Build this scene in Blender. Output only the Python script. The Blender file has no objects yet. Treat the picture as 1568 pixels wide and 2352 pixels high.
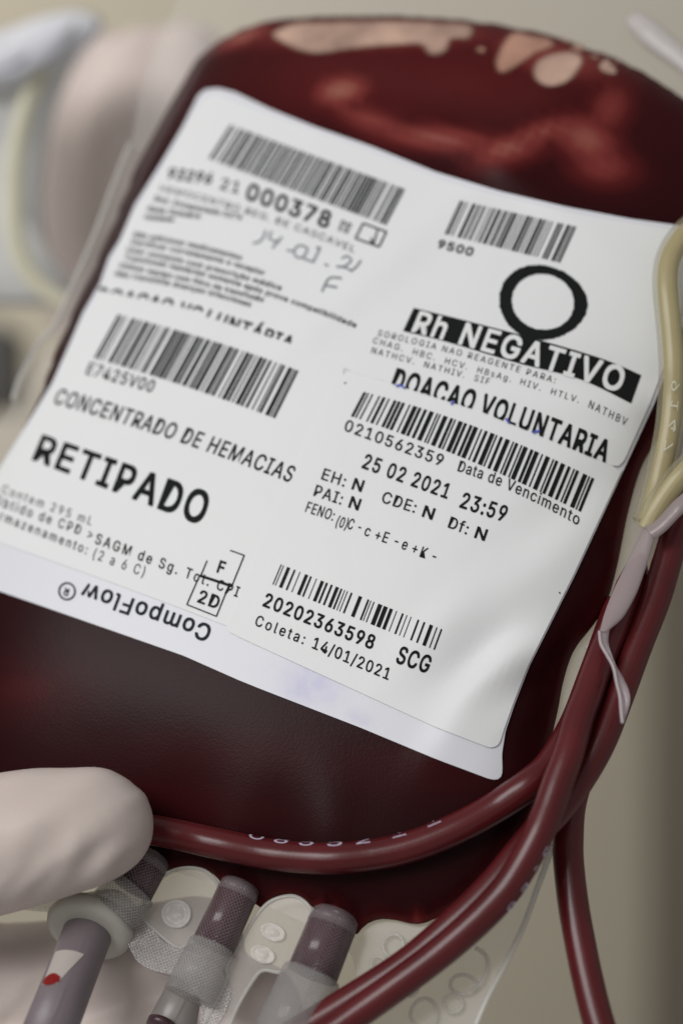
import bpy, bmesh, math, random, os
import numpy as np
from mathutils import Vector, Matrix
from mathutils.geometry import delaunay_2d_cdt
random.seed(5); np.random.seed(5)
sc = bpy.context.scene
COL = sc.collection

# ------------------------------------------------------------------ camera, world, lamps
CAM = np.array([0.0, 0.0, 1.25])
W_, H_ = 1568.0, 2352.0
HALF = math.radians(12.5)
FPX = (H_/2)/math.tan(HALF)
cam = bpy.data.cameras.new('camera'); cam_o = bpy.data.objects.new('camera', cam); COL.objects.link(cam_o)
cam_o.location = CAM; cam_o.rotation_euler = (math.pi/2, 0, 0)
cam.sensor_fit = 'VERTICAL'; cam.sensor_height = 24.0; cam.lens = 12.0/math.tan(HALF)
cam.clip_start = 0.01; cam.clip_end = 50
cam.dof.use_dof = True; cam.dof.focus_distance = 0.381; cam.dof.aperture_fstop = 4.5
sc.camera = cam_o
world = bpy.data.worlds.new('World'); sc.world = world; world.use_nodes = True
world.node_tree.nodes['Background'].inputs[0].default_value = (1.0, 0.985, 0.975, 1)
world.node_tree.nodes['Background'].inputs[1].default_value = 0.28
def area(name, loc, target, sx, sy, power, col):
    l = bpy.data.lights.new(name, 'AREA'); l.shape = 'RECTANGLE'; l.size = sx; l.size_y = sy
    l.energy = power; l.color = col
    o = bpy.data.objects.new(name, l); COL.objects.link(o); o.location = loc
    d = Vector(target)-Vector(loc); o.rotation_euler = d.to_track_quat('-Z', 'Y').to_euler()
    return o
area('ceiling_lamp', (-0.95, -0.75, 2.02), (0, .4, 1.25), 1.1, 0.6, 17.5, (1.0, 0.99, 0.985))
area('wall_fill', (-0.75, 1.05, 1.95), (-0.42, 1.9, 1.32), 0.8, 0.5, 9.0, (1.0, 0.97, 0.94))  # unseen fill added to brighten the wall behind the bag
sc.view_settings.view_transform = 'Standard'; sc.view_settings.look = 'None'
sc.view_settings.exposure = 0.07; sc.view_settings.gamma = 1.0
sc.render.engine = 'CYCLES'
sc.cycles.use_denoising = True
sc.cycles.max_bounces = 10; sc.cycles.transparent_max_bounces = 24
sc.cycles.caustics_reflective = False; sc.cycles.caustics_refractive = False

# ------------------------------------------------------------------ place geometry: the tilted bag plane
def A(p): return np.atleast_2d(np.array(p, float))
def ray(p):
    p = A(p)
    return np.stack([(p[:, 0]-W_/2)/FPX, np.ones(len(p)), -(p[:, 1]-H_/2)/FPX], 1)
def at(x, y, d): return CAM + ray((x, y))[0]*d
P0 = at(850, 1300, 0.40)
GX, GZ = -0.229, 0.431
N = np.array([GX, -1.0, GZ]); N /= np.linalg.norm(N)
_a = np.array([math.cos(math.radians(-20.7)), 0, math.sin(math.radians(-20.7))]); _a[1] = GX*_a[0]+GZ*_a[2]
U = _a/np.linalg.norm(_a); V = np.cross(N, U); V /= np.linalg.norm(V)
if V[2] < 0: V = -V
def onplane(p, h=0.0):
    """photo point -> (u, v) on the plane h above the bag's rim plane"""
    r = ray(p); h = np.broadcast_to(np.asarray(h, float), (len(r),))
    t = ((P0-CAM)@N + h)/(r@N)
    q = CAM + r*t[:, None] - P0
    return np.stack([q@U, q@V], 1)
def lift(uv, h):
    uv = A(uv); h = np.broadcast_to(np.asarray(h, float), (len(uv),))
    return P0 + uv[:, :1]*U + uv[:, 1:2]*V + h[:, None]*N
def Q(x, y, h=0.0): return lift(onplane((x, y), h), h)[0]

# measured crops -> one frame of reference (1568 x 2352)
def crop(s, ox, oy): return lambda *pts: [(ox+s*x, oy+s*y) for x, y in pts]
c1 = crop(.5272, 183.7, 183.7); c2 = crop(.5272, 0, 643); c3 = crop(.5899, 643, 413.3); c4 = crop(.5272, 551, 1010.4)
c5 = crop(.5858, 0, 1699); c6 = crop(.4727, 826.6, 1377.7); c7 = crop(.3906, 0, 0); c8 = crop(.3906, 1194, 459)
c9 = crop(.27325, 1240, 1102.2); c10 = crop(.7656, 367.4, 0)
e1 = crop(.38076, 321.5, 349); e2 = crop(.38661, 220.4, 496); e3 = crop(.41005, 826.6, 734.8); e4 = crop(.36318, 0, 1083.8)
e6 = crop(.32803, 0, 1910.5); e7 = crop(.32803, 459.2, 1910.5)

def catmull(pts, n, closed=False):
    P = np.array(pts, float); out = []
    m = len(P)
    for i in range(m if closed else m-1):
        if closed: a, b, c, d = P[(i-1) % m], P[i], P[(i+1) % m], P[(i+2) % m]
        else: a, b, c, d = P[max(i-1, 0)], P[i], P[i+1], P[min(i+2, m-1)]
        for k in range(n):
            t = k/n
            out.append(.5*((2*b)+(-a+c)*t+(2*a-5*b+4*c-d)*t*t+(-a+3*b-3*c+d)*t**3))
    if not closed: out.append(P[-1])
    return np.array(out)
def resample(P, step, closed=True):
    P = np.array(P, float)
    if closed: P = np.vstack([P, P[:1]])
    L = np.r_[0, np.cumsum(np.linalg.norm(np.diff(P, axis=0), axis=1))]
    n = max(3, int(L[-1]/step)); s = np.linspace(0, L[-1], n, endpoint=not closed)
    return np.stack([np.interp(s, L, P[:, k]) for k in range(P.shape[1])], 1)
def inside(P, poly):
    x, y = P[:, 0], P[:, 1]; r = np.zeros(len(P), bool)
    a = poly; b = np.roll(poly, -1, 0)
    for (x0, y0), (x1, y1) in zip(a, b):
        if y0 == y1: continue
        c = ((y0 > y) != (y1 > y)) & (x < (x1-x0)*(y-y0)/(y1-y0)+x0)
        r ^= c
    return r
def dist_poly(P, poly):
    a = poly; b = np.roll(poly, -1, 0); d = np.full(len(P), 1e9)
    for p, q in zip(a, b):
        e = q-p; L = e@e
        if L < 1e-18: continue
        t = np.clip(((P-p)@e)/L, 0, 1)
        d = np.minimum(d, np.linalg.norm(P-(p+t[:, None]*e), axis=1))
    return d

# ------------------------------------------------------------------ the filled pouch: outline and pillow height
pouch_px = [(420,190),(447,145),(500,98),(570,64),(650,47),(760,40),(900,40),(1050,49),(1200,70),(1330,107),(1440,150),(1568,226),
 (1660,310),(1700,430),(1690,600),(1640,790),(1560,930),(1500,1020),(1468,1080),(1440,1180),(1418,1290),(1395,1375),(1366,1428),(1325,1480),(1306,1518),
 (1290,1575),(1281,1625),(1262,1709),(1245,1790),(1215,1870),(1170,1960),(1095,2050),(1016,2100),(960,2122),(905,2112),(868,2111),(838,2124),(812,2150),
 (796,2122),(772,2090),(735,2095),(716,2082),(690,2062),(650,2056),(620,2066),(598,2084),(575,2064),(556,2042),(518,2042),(504,2022),(478,2000),(436,1988),(396,1994),(376,2004),(360,1975),
 (330,1960),(250,1965),(150,1950),(50,1905),(-30,1830),(-85,1700),(-110,1520),(-100,1350),(-50,1190),(20,1060),(70,965),(94,914),(129,812),(187,684),(250,547),(305,410),(352,312),(390,240)]
pouch_uv = onplane(catmull(pouch_px, 5, True))
G = 0.001
lo = pouch_uv.min(0)-.012; hi = pouch_uv.max(0)+.012
nu, nv = int((hi[0]-lo[0])/G)+2, int((hi[1]-lo[1])/G)+2
gu, gv = lo[0]+np.arange(nu)*G, lo[1]+np.arange(nv)*G
GG = np.stack(np.meshgrid(gu, gv, indexing='ij'), -1).reshape(-1, 2)
mask = inside(GG, pouch_uv).reshape(nu, nv)
w = np.zeros((nu, nv)); mf = mask.astype(float)
w = mf*3e-4
for it in range(2600):
    q = .25*(np.roll(w,1,0)+np.roll(w,-1,0)+np.roll(w,1,1)+np.roll(w,-1,1)+G*G)
    w += 1.6*0.62*(q-w)*mf if it % 2 else (q-w)*mf
WN = w/w.max()
Hm = 0.0135*WN**0.6
def gauss(px, sx, sy, ang):
    c = onplane(px)[0]; d = GG-c; ca, sa = math.cos(math.radians(ang)), math.sin(math.radians(ang))
    a = d[:, 0]*ca+d[:, 1]*sa; b = -d[:, 0]*sa+d[:, 1]*ca
    return np.exp(-(a/sx)**2-(b/sy)**2).reshape(nu, nv)
# soft dents and creases of the flexible film
for px, sx, sy, ang, amp in [((1110,1552),.008,.0030,70,-.0019),((1170,1560),.011,.0024,58,.0015),((1098,1650),.012,.003,80,.0012),((1040,1480),.012,.003,70,.0006),((1330,1180),.015,.003,62,-.0006),((480,860),.02,.004,66,.0006),((1200,480),.02,.004,-18,.0007),((1450,905),.014,.003,10,-.0012),((1250,1350),.012,.003,65,.0006),((900,700),.03,.004,68,.0006),((620,1000),.03,.005,60,-.0005),((250,1000),.02,.005,70,.0006),
    ((1440,968),.012,.0035,20,.0011),((1285,1560),.009,.0022,60,-.0016),((1330,1500),.006,.002,40,.0011),((1190,1650),.012,.004,75,.0009),
    ((700,1500),.03,.012,0,-.0004),((300,1600),.03,.012,0,.0005),((950,1900),.02,.008,-20,-.0006),((1000,330),.04,.006,-8,.0012),((1290,300),.006,.022,-10,.0013),
    ((850,210),.03,.006,5,-.0008),((640,2010),.004,.01,10,-.0008),((420,1940),.004,.01,10,-.0006),((760,2030),.004,.012,20,.0008),((540,1990),.004,.01,10,.0008)]:
    Hm += amp*gauss(px, sx, sy, ang)*np.clip(WN*6, 0, 1)
for k in range(2):
    sm = .2*(Hm+np.roll(Hm,1,0)+np.roll(Hm,-1,0)+np.roll(Hm,1,1)+np.roll(Hm,-1,1)); Hm = np.where(mask, sm, Hm)
def samp(F, uv):
    uv = A(uv); x = np.clip((uv[:, 0]-lo[0])/G, 0, nu-1.001); y = np.clip((uv[:, 1]-lo[1])/G, 0, nv-1.001)
    i = x.astype(int); j = y.astype(int); a = x-i; b = y-j
    return F[i,j]*(1-a)*(1-b)+F[i+1,j]*a*(1-b)+F[i,j+1]*(1-a)*b+F[i+1,j+1]*a*b
def hit(p, off=0.0):
    """(u, v) where the sight line through a photo point meets the bag's front, off above it"""
    p = A(p); r = ray(p); rn = r@N; b = (P0-CAM)@N
    def f(hh):
        t = (b+hh)/rn; q = CAM+r*t[:, None]-P0
        uv = np.stack([q@U, q@V], 1); return hh-samp(Hm, uv)-off, uv
    prev = np.full(len(p), .03); res_hi = prev.copy(); res_lo = np.full(len(p), -.004); done = np.zeros(len(p), bool)
    for hh in np.linspace(.03, -.004, 60)[1:]:
        v, _ = f(np.full(len(p), hh))
        new = (v <= 0) & ~done
        res_hi[new] = prev[new]; res_lo[new] = hh; done |= new
        prev[:] = hh
    for k in range(16):
        m = .5*(res_hi+res_lo); v, uv = f(m); s = v > 0
        res_hi = np.where(s, m, res_hi); res_lo = np.where(s, res_lo, m)
    return f(.5*(res_hi+res_lo))[1]
def surf(uv, off=0.0): return lift(uv, samp(Hm, uv)+off)
def onbag(p, off=0.0): return surf(hit(p, off), off)

# ------------------------------------------------------------------ objects
def place(o, label=None, cat=None, group=None, kind=None):
    if label: o['label'] = label
    if cat: o['category'] = cat
    if group: o['group'] = group
    if kind: o['kind'] = kind
    return o
def thing(name, label, cat, loc, group=None):
    o = bpy.data.objects.new(name, None); COL.objects.link(o); o.location = loc; o.empty_display_size = .01
    return place(o, label, cat, group)
def root_loc(o):
    v = Vector((0, 0, 0))
    while o is not None: v = v+o.location; o = o.parent
    return v
def add(name, verts, faces, mat, parent=None, smooth=True, label=None, uvs=None):
    base = np.array(root_loc(parent)) if parent else np.zeros(3)
    V_ = np.asarray(verts, float)-base
    me = bpy.data.meshes.new(name); me.from_pydata(V_.tolist(), [], [list(map(int, f)) for f in faces]); me.update()
    if smooth: me.polygons.foreach_set('use_smooth', [True]*len(me.polygons))
    if uvs is not None:
        ul = me.uv_layers.new(name='UVMap'); li = np.zeros(len(me.loops), int); me.loops.foreach_get('vertex_index', li)
        ul.data.foreach_set('uv', np.asarray(uvs, float)[li].ravel())
    o = bpy.data.objects.new(name, me); COL.objects.link(o); me.materials.append(mat)
    if parent: o.parent = parent
    if label: o['label'] = label
    return o
def attr(o, name, vals):
    a = o.data.attributes.new(name, 'FLOAT', 'POINT'); a.data.foreach_set('value', np.asarray(vals, float))

# ------------------------------------------------------------------ materials
def mat(name):
    m = bpy.data.materials.new(name); m.use_nodes = True; nt = m.node_tree
    return m, nt, nt.nodes['Principled BSDF']
def nd(nt, t, **kw):
    n = nt.nodes.new(t)
    for k, v in kw.items():
        if k.startswith('i_'):
            key = k[2:]; n.inputs[int(key) if key.isdigit() else key].default_value = v
        else: setattr(n, k, v)
    return n
def bump(nt, b, scale, strength, dist=.0005, detail=4):
    co = nd(nt, 'ShaderNodeTexCoord'); no = nd(nt, 'ShaderNodeTexNoise'); no.inputs['Scale'].default_value = scale; no.inputs['Detail'].default_value = detail
    bu = nd(nt, 'ShaderNodeBump'); bu.inputs['Strength'].default_value = strength; bu.inputs['Distance'].default_value = dist
    nt.links.new(co.outputs['Object'], no.inputs['Vector']); nt.links.new(no.outputs['Fac'], bu.inputs['Height']); nt.links.new(bu.outputs[0], b.inputs['Normal'])
    return no
def simple(name, col, rough=.5, spec=.5, coat=0, bsc=None, bst=.2, bd=.0004, vary=0.0, vsc=60):
    m, nt, b = mat(name)
    b.inputs['Base Color'].default_value = (*col, 1); b.inputs['Roughness'].default_value = rough
    b.inputs['Specular IOR Level'].default_value = spec; b.inputs['Coat Weight'].default_value = coat; b.inputs['Coat Roughness'].default_value = .15
    if bsc: bump(nt, b, bsc, bst, bd)
    if vary:
        co = nd(nt, 'ShaderNodeTexCoord'); no = nd(nt, 'ShaderNodeTexNoise'); no.inputs['Scale'].default_value = vsc; no.inputs['Detail'].default_value = 5
        r = nd(nt, 'ShaderNodeValToRGB'); r.color_ramp.elements[0].position = .3; r.color_ramp.elements[1].position = .7
        r.color_ramp.elements[0].color = (*[c*(1-vary) for c in col], 1); r.color_ramp.elements[1].color = (*[min(1, c*(1+vary)) for c in col], 1)
        nt.links.new(co.outputs['Object'], no.inputs['Vector']); nt.links.new(no.outputs['Fac'], r.inputs[0]); nt.links.new(r.outputs[0], b.inputs['Base Color'])
    return m
def film(name, col, opac, rough=.25, bsc=120, bst=.25, bd=.0006, knurl=None):
    m, nt, b = mat(name)
    b.inputs['Base Color'].default_value = (*col, 1); b.inputs['Roughness'].default_value = rough
    tr = nd(nt, 'ShaderNodeBsdfTransparent'); mx = nd(nt, 'ShaderNodeMixShader'); mx.inputs[0].default_value = opac
    out = nt.nodes['Material Output']
    nt.links.new(tr.outputs[0], mx.inputs[1]); nt.links.new(b.outputs[0], mx.inputs[2]); nt.links.new(mx.outputs[0], out.inputs[0])
    if knurl: knurling(nt, b, *knurl)
    elif bsc: bump(nt, b, bsc, bst, bd)
    return m
def knurling(nt, b, lo_c, hi_c, fu=23, fv=23, strength=.7):
    """diamond texture moulded in the plastic: two crossed wave families over the UVs"""
    uv = nd(nt, 'ShaderNodeUVMap'); sp = nd(nt, 'ShaderNodeSeparateXYZ'); nt.links.new(uv.outputs[0], sp.inputs[0])
    def lin(sgn):
        a = nd(nt, 'ShaderNodeMath', operation='MULTIPLY', i_1=fu*math.pi); c = nd(nt, 'ShaderNodeMath', operation='MULTIPLY', i_1=sgn*fv*math.pi)
        nt.links.new(sp.outputs[0], a.inputs[0]); nt.links.new(sp.outputs[1], c.inputs[0])
        s = nd(nt, 'ShaderNodeMath', operation='ADD'); nt.links.new(a.outputs[0], s.inputs[0]); nt.links.new(c.outputs[0], s.inputs[1])
        n = nd(nt, 'ShaderNodeMath', operation='SINE'); nt.links.new(s.outputs[0], n.inputs[0])
        ab = nd(nt, 'ShaderNodeMath', operation='ABSOLUTE'); nt.links.new(n.outputs[0], ab.inputs[0]); return ab
    mn = nd(nt, 'ShaderNodeMath', operation='MINIMUM'); x, y = lin(1), lin(-1)
    nt.links.new(x.outputs[0], mn.inputs[0]); nt.links.new(y.outputs[0], mn.inputs[1])
    r = nd(nt, 'ShaderNodeValToRGB'); r.color_ramp.elements[0].position = .12; r.color_ramp.elements[1].position = .6
    r.color_ramp.elements[0].color = (*hi_c, 1); r.color_ramp.elements[1].color = (*lo_c, 1)
    nt.links.new(mn.outputs[0], r.inputs[0]); nt.links.new(r.outputs[0], b.inputs['Base Color'])
    bu = nd(nt, 'ShaderNodeBump', invert=True); bu.inputs['Strength'].default_value = strength; bu.inputs['Distance'].default_value = .0003
    nt.links.new(mn.outputs[0], bu.inputs['Height']); nt.links.new(bu.outputs[0], b.inputs['Normal'])

def blood_material():
    m, nt, b = mat('blood_film')
    at_ = nd(nt, 'ShaderNodeAttribute', attribute_name='thin')
    co = nd(nt, 'ShaderNodeTexCoord'); no = nd(nt, 'ShaderNodeTexNoise'); no.inputs['Scale'].default_value = 38; no.inputs['Detail'].default_value = 6
    nt.links.new(co.outputs['Object'], no.inputs['Vector'])
    ma = nd(nt, 'ShaderNodeMath', operation='MULTIPLY_ADD', i_1=.16, i_2=-.08); nt.links.new(no.outputs['Fac'], ma.inputs[0])
    ad = nd(nt, 'ShaderNodeMath', operation='ADD', use_clamp=True); nt.links.new(at_.outputs['Fac'], ad.inputs[0]); nt.links.new(ma.outputs[0], ad.inputs[1])
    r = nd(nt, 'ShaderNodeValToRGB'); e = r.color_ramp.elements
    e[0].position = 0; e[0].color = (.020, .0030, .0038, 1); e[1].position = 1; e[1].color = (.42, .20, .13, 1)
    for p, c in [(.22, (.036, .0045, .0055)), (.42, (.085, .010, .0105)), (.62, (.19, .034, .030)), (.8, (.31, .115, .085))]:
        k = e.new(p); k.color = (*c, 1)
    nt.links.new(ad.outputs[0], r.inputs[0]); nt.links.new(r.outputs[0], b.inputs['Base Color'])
    b.inputs['Roughness'].default_value = .31; b.inputs['Specular IOR Level'].default_value = .075
    n2 = nd(nt, 'ShaderNodeTexNoise'); n2.inputs['Scale'].default_value = 2600; n2.inputs['Detail'].default_value = 1
    n3 = nd(nt, 'ShaderNodeTexNoise'); n3.inputs['Scale'].default_value = 45; n3.inputs['Detail'].default_value = 3
    nt.links.new(co.outputs['Object'], n2.inputs['Vector']); nt.links.new(co.outputs['Object'], n3.inputs['Vector'])
    b1 = nd(nt, 'ShaderNodeBump'); b1.inputs['Strength'].default_value = .08; b1.inputs['Distance'].default_value = .00025
    b2 = nd(nt, 'ShaderNodeBump'); b2.inputs['Strength'].default_value = .09; b2.inputs['Distance'].default_value = .0014
    nt.links.new(n3.outputs['Fac'], b2.inputs['Height']); nt.links.new(n2.outputs['Fac'], b1.inputs['Height'])
    nt.links.new(b2.outputs[0], b1.inputs['Normal']); nt.links.new(b1.outputs[0], b.inputs['Normal'])
    return m
def label_material():
    m, nt, b = mat('label_paper')
    a = nd(nt, 'ShaderNodeAttribute', attribute_name='ink_smudge'); mx = nd(nt, 'ShaderNodeMix', data_type='RGBA')
    co = nd(nt, 'ShaderNodeTexCoord'); no = nd(nt, 'ShaderNodeTexNoise'); no.inputs['Scale'].default_value = 420; no.inputs['Detail'].default_value = 5
    nt.links.new(co.outputs['Object'], no.inputs['Vector'])
    mu = nd(nt, 'ShaderNodeMath', operation='MULTIPLY'); nt.links.new(a.outputs['Fac'], mu.inputs[0]); nt.links.new(no.outputs['Fac'], mu.inputs[1])
    mx.inputs[6].default_value = (.75, .755, .80, 1); mx.inputs[7].default_value = (.36, .33, .68, 1)
    nt.links.new(mu.outputs[0], mx.inputs[0]); nt.links.new(mx.outputs[2], b.inputs['Base Color'])
    b.inputs['Roughness'].default_value = .45
    return m
M = dict(
 blood=blood_material(), label=label_material(),
 sticker=simple('sticker_paper', (.80, .815, .815), .5, .35, bsc=160, bst=.10, bd=.0008, vary=.012, vsc=40),
 ink=simple('black_ink', (.012, .013, .013), .55, .06), grey_ink=simple('grey_ink', (.10, .105, .11), .6, .2),
 soft_ink=simple('thermal_ink', (.035, .037, .037), .6, .06),
 navy_ink=simple('navy_ink', (.02, .024, .034), .5, .06),
 pen=simple('blue_pen', (.10, .12, .55), .5, .3), pencil=simple('grey_pen', (.22, .225, .26), .5, .3),
 white_ink=simple('white_print', (.80, .81, .81), .5, .3), tube_ink=simple('tube_print', (.60, .52, .66), .5, .3),
 bubble=simple('air_film', (.50, .33, .255), .3, .4, bsc=150, bst=.2, vary=.34, vsc=110),
 foam=simple('foam_film', (.46, .25, .18), .3, .4, bsc=150, bst=.2, vary=.25, vsc=120),
 film=film('clear_film', (.74, .71, .68), .22, .2, bsc=70, bst=.3, bd=.001),
 film2=film('thick_clear_film', (.74, .73, .69), .42, .25, bsc=200, bst=.25),
 milky=film('milky_plastic', (.62, .58, .57), .55, .3, bsc=300, bst=.2),
 faint_ink=simple('faint_white_print', (.58, .55, .44), .5, .2), ring=film('ring_film', (.66, .64, .58), .34, .15, bsc=None),
 cap=film('port_cap_plastic', (.42, .36, .38), .27, .3, bsc=300, bst=.2),
 tab=film('tab_film', (.62, .57, .52), .34, .35, bsc=500, bst=.15),
 boss=film('embossed_film', (.82, .79, .75), .46, .2, bsc=900, bst=.5),
 tube=simple('blood_filled_tube', (.090, .0095, .0115), .30, .32, coat=.10, bsc=1600, bst=.08, bd=.0002, vary=.18, vsc=90),
 yellow=simple('pale_yellow_core', (.47, .39, .175), .4, .4, vary=.10, vsc=60),
 tubewall=film('clear_tube_wall', (.46, .42, .28), .34, .22, bsc=None),
 grey_tube=simple('grey_plastic_tube', (.20, .165, .18), .42, .5, bsc=700, bst=.12, vary=.10),
 core=simple('dark_blood_core', (.055, .022, .03), .4, .5, coat=.2, vary=.2),
 red=simple('red_drop', (.24, .012, .012), .2, .5, vary=.2, vsc=300),
 disc=film('disc_plastic', (.56, .55, .48), .86, .32, bsc=60, bst=.1),
 window=simple('clear_window', (.50, .45, .42), .25, .5),
 glove=simple('latex_glove', (.60, .515, .475), .48, .3, bsc=900, bst=.12, bd=.0003, vary=.03, vsc=40),
 glove2=simple('latex_glove_pink', (.72, .615, .57), .6, .3, vary=.04, vsc=20),
 satbag=film('empty_bag_film', (.82, .82, .80), .9, .35), satlabel=simple('satellite_label', (.82, .83, .87), .5, vary=.05),
 paleline=simple('yellow_tubing', (.72, .69, .52), .5),
 wall=simple('painted_wall', (.43, .39, .305), .8, .2, vary=.03, vsc=3), dark=simple('dark_panel', (.10, .088, .068), .7),
 greybox=simple('grey_metal', (.12, .115, .11), .5),
)
kn_clear = film('knurled_clear_plastic', (.5, .5, .5), .52, .22, knurl=((.32, .30, .29), (.80, .78, .76))); kn_clear.node_tree.nodes['Principled BSDF'].inputs['Coat Weight'].default_value = .25
def soften(m):
    nt = m.node_tree; b = nt.nodes['Principled BSDF']; out = nt.nodes['Material Output']
    a = nd(nt, 'ShaderNodeAttribute', attribute_name='edge'); mr = nd(nt, 'ShaderNodeMapRange', interpolation_type='SMOOTHSTEP'); mr.inputs['To Max'].default_value = .93
    co = nd(nt, 'ShaderNodeTexCoord'); no = nd(nt, 'ShaderNodeTexNoise'); no.inputs['Scale'].default_value = 160; nt.links.new(co.outputs['Object'], no.inputs['Vector'])
    ma = nd(nt, 'ShaderNodeMath', operation='MULTIPLY_ADD', i_1=.5, i_2=-.25); nt.links.new(no.outputs['Fac'], ma.inputs[0])
    ad = nd(nt, 'ShaderNodeMath', operation='ADD'); nt.links.new(a.outputs['Fac'], ad.inputs[0]); nt.links.new(ma.outputs[0], ad.inputs[1])
    mu = nd(nt, 'ShaderNodeMath', operation='MINIMUM'); m2 = nd(nt, 'ShaderNodeMath', operation='MULTIPLY', i_1=2.5); nt.links.new(a.outputs['Fac'], m2.inputs[0]); nt.links.new(ad.outputs[0], mu.inputs[0]); nt.links.new(m2.outputs[0], mu.inputs[1])
    nt.links.new(mu.outputs[0], mr.inputs['Value'])
    tr = nd(nt, 'ShaderNodeBsdfTransparent'); mx = nd(nt, 'ShaderNodeMixShader')
    nt.links.new(mr.outputs[0], mx.inputs[0]); nt.links.new(tr.outputs[0], mx.inputs[1]); nt.links.new(b.outputs[0], mx.inputs[2]); nt.links.new(mx.outputs[0], out.inputs[0])
soften(M['bubble']); soften(M['foam'])
kn_dark, kn_nt, kn_b = mat('knurled_blood_port'); kn_b.inputs['Roughness'].default_value = .24; knurling(kn_nt, kn_b, (.058, .018, .024), (.23, .17, .185)); kn_b.inputs['Coat Weight'].default_value = .5; kn_b.inputs['Coat Roughness'].default_value = .2
M['kclear'] = kn_clear; M['kdark'] = kn_dark

_g = M['glove'].node_tree.nodes['Principled BSDF']; _g.inputs['Subsurface Weight'].default_value = .12; _g.inputs['Subsurface Radius'].default_value = (1, .6, .45); _g.inputs['Subsurface Scale'].default_value = .0025
# ------------------------------------------------------------------ shape builders
def patch(name, outline_px, off, step, m, parent, thick=.0001, plane_h=None, smooth_outline=False, label=None, outline_uv=None, onpl=False):
    """a sheet of film or paper that lies on the bag's front (or on its rim plane), with a real edge"""
    if outline_uv is None:
        px = catmull(outline_px, 6, True) if smooth_outline else np.array(outline_px, float)
        px = resample(px, 8.0)
        uv = onplane(px, plane_h) if onpl else hit(px, off)
    else: uv = np.array(outline_uv)
    uv = resample(uv, step*.6)
    a, b = uv.min(0), uv.max(0)
    gx = np.arange(a[0]+step*.3, b[0], step); gy = np.arange(a[1]+step*.3, b[1], step)
    P = np.stack(np.meshgrid(gx, gy, indexing='ij'), -1).reshape(-1, 2)
    P = P[inside(P, uv)]
    if len(P): P = P[dist_poly(P, uv) > step*.35]
    pts = [Vector(p) for p in uv]+[Vector(p) for p in P]
    n = len(uv)
    vo, _, fo, *_ = delaunay_2d_cdt(pts, [(i, (i+1) % n) for i in range(n)], [], 1, 1e-7)
    vv = np.array([[p.x, p.y] for p in vo])
    top = lift(vv, plane_h) if onpl else surf(vv, off)
    fo = [f if (vv[f[1]][0]-vv[f[0]][0])*(vv[f[2]][1]-vv[f[0]][1])-(vv[f[1]][1]-vv[f[0]][1])*(vv[f[2]][0]-vv[f[0]][0]) > 0 else f[::-1] for f in fo]
    verts = np.vstack([top, top[:n]-N*thick, top[:n]]); k = len(top); k2 = k+n
    area2 = np.sum(uv[:, 0]*np.roll(uv[:, 1], -1)-np.roll(uv[:, 0], -1)*uv[:, 1])
    sk = []
    for i in range(n):
        j = (i+1) % n
        sk.append([k2+i, k+i, k+j, k2+j] if area2 > 0 else [k2+j, k+j, k+i, k2+i])
    o = add(name, verts, list(fo)+sk, m, parent, True, label)
    o.data.polygons.foreach_set('use_smooth', [True]*len(fo)+[False]*n)
    return o, vv, uv
def frames(P):
    T = np.gradient(P, axis=0); T /= np.linalg.norm(T, axis=1)[:, None]
    a = np.array([0, -1.0, 0]); X = np.zeros_like(P)
    x = a-T[0]*(a@T[0])
    if np.linalg.norm(x) < .05: x = np.array([0, 0, 1.0])-T[0]*T[0][2]
    x /= np.linalg.norm(x)
    for i in range(len(P)):
        x = x-T[i]*(x@T[i]); x /= np.linalg.norm(x); X[i] = x
    return T, X, np.cross(T, X)
def tube(name, pts, r, m, parent=None, seg=24, n=10, label=None, squash=1.0, caps=True, raw=False, taper=None):
    P = np.array(pts, float) if raw else catmull(pts, n)
    T, X, Y = frames(P); L = np.r_[0, np.cumsum(np.linalg.norm(np.diff(P, axis=0), axis=1))]
    R = np.interp(np.linspace(0, 1, len(P)), np.linspace(0, 1, len(np.atleast_1d(r))), np.atleast_1d(r))
    verts = []; uvs = []
    for i in range(len(P)):
        for k in range(seg+1):
            t = 2*math.pi*k/seg
            verts.append(P[i]+R[i]*(squash*math.cos(t)*X[i]+math.sin(t)*Y[i])); uvs.append((t*R.max()/.016, L[i]/.016))
    faces = []; s1 = seg+1
    for i in range(len(P)-1):
        for k in range(seg):
            faces.append([i*s1+k, i*s1+k+1, (i+1)*s1+k+1, (i+1)*s1+k])
    if caps:
        faces.append([k for k in range(seg)][::-1]); faces.append([(len(P)-1)*s1+k for k in range(seg)])
    o = add(name, verts, faces, m, parent, True, label, uvs)
    return o, P, X, Y, R, L
def lathe_on_path(name, p0, p1, prof, m, parent, seg=36, label=None):
    """profile (distance along axis 0..1, radius) turned round the axis p0-p1"""
    p0, p1 = np.array(p0), np.array(p1)
    pts = [p0+(p1-p0)*t for t, _ in prof]; ax = (p1-p0)/np.linalg.norm(p1-p0); L = np.linalg.norm(p1-p0)
    a = np.array([0, -1.0, 0]); x = a-ax*(a@ax); x /= np.linalg.norm(x); y = np.cross(ax, x)
    verts = []; uvs = []; faces = []; s1 = seg+1
    for (t, r), p in zip(prof, pts):
        for k in range(s1):
            th = 2*math.pi*k/seg; verts.append(p+r*(math.cos(th)*x+math.sin(th)*y)); uvs.append((th*max(q[1] for q in prof)/.016, t*L/.016))
    for i in range(len(prof)-1):
        for k in range(seg): faces.append([i*s1+k, i*s1+k+1, (i+1)*s1+k+1, (i+1)*s1+k])
    faces.append([k for k in range(seg)][::-1]); faces.append([(len(prof)-1)*s1+k for k in range(seg)])
    return add(name, verts, faces, m, parent, True, label, uvs)

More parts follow.
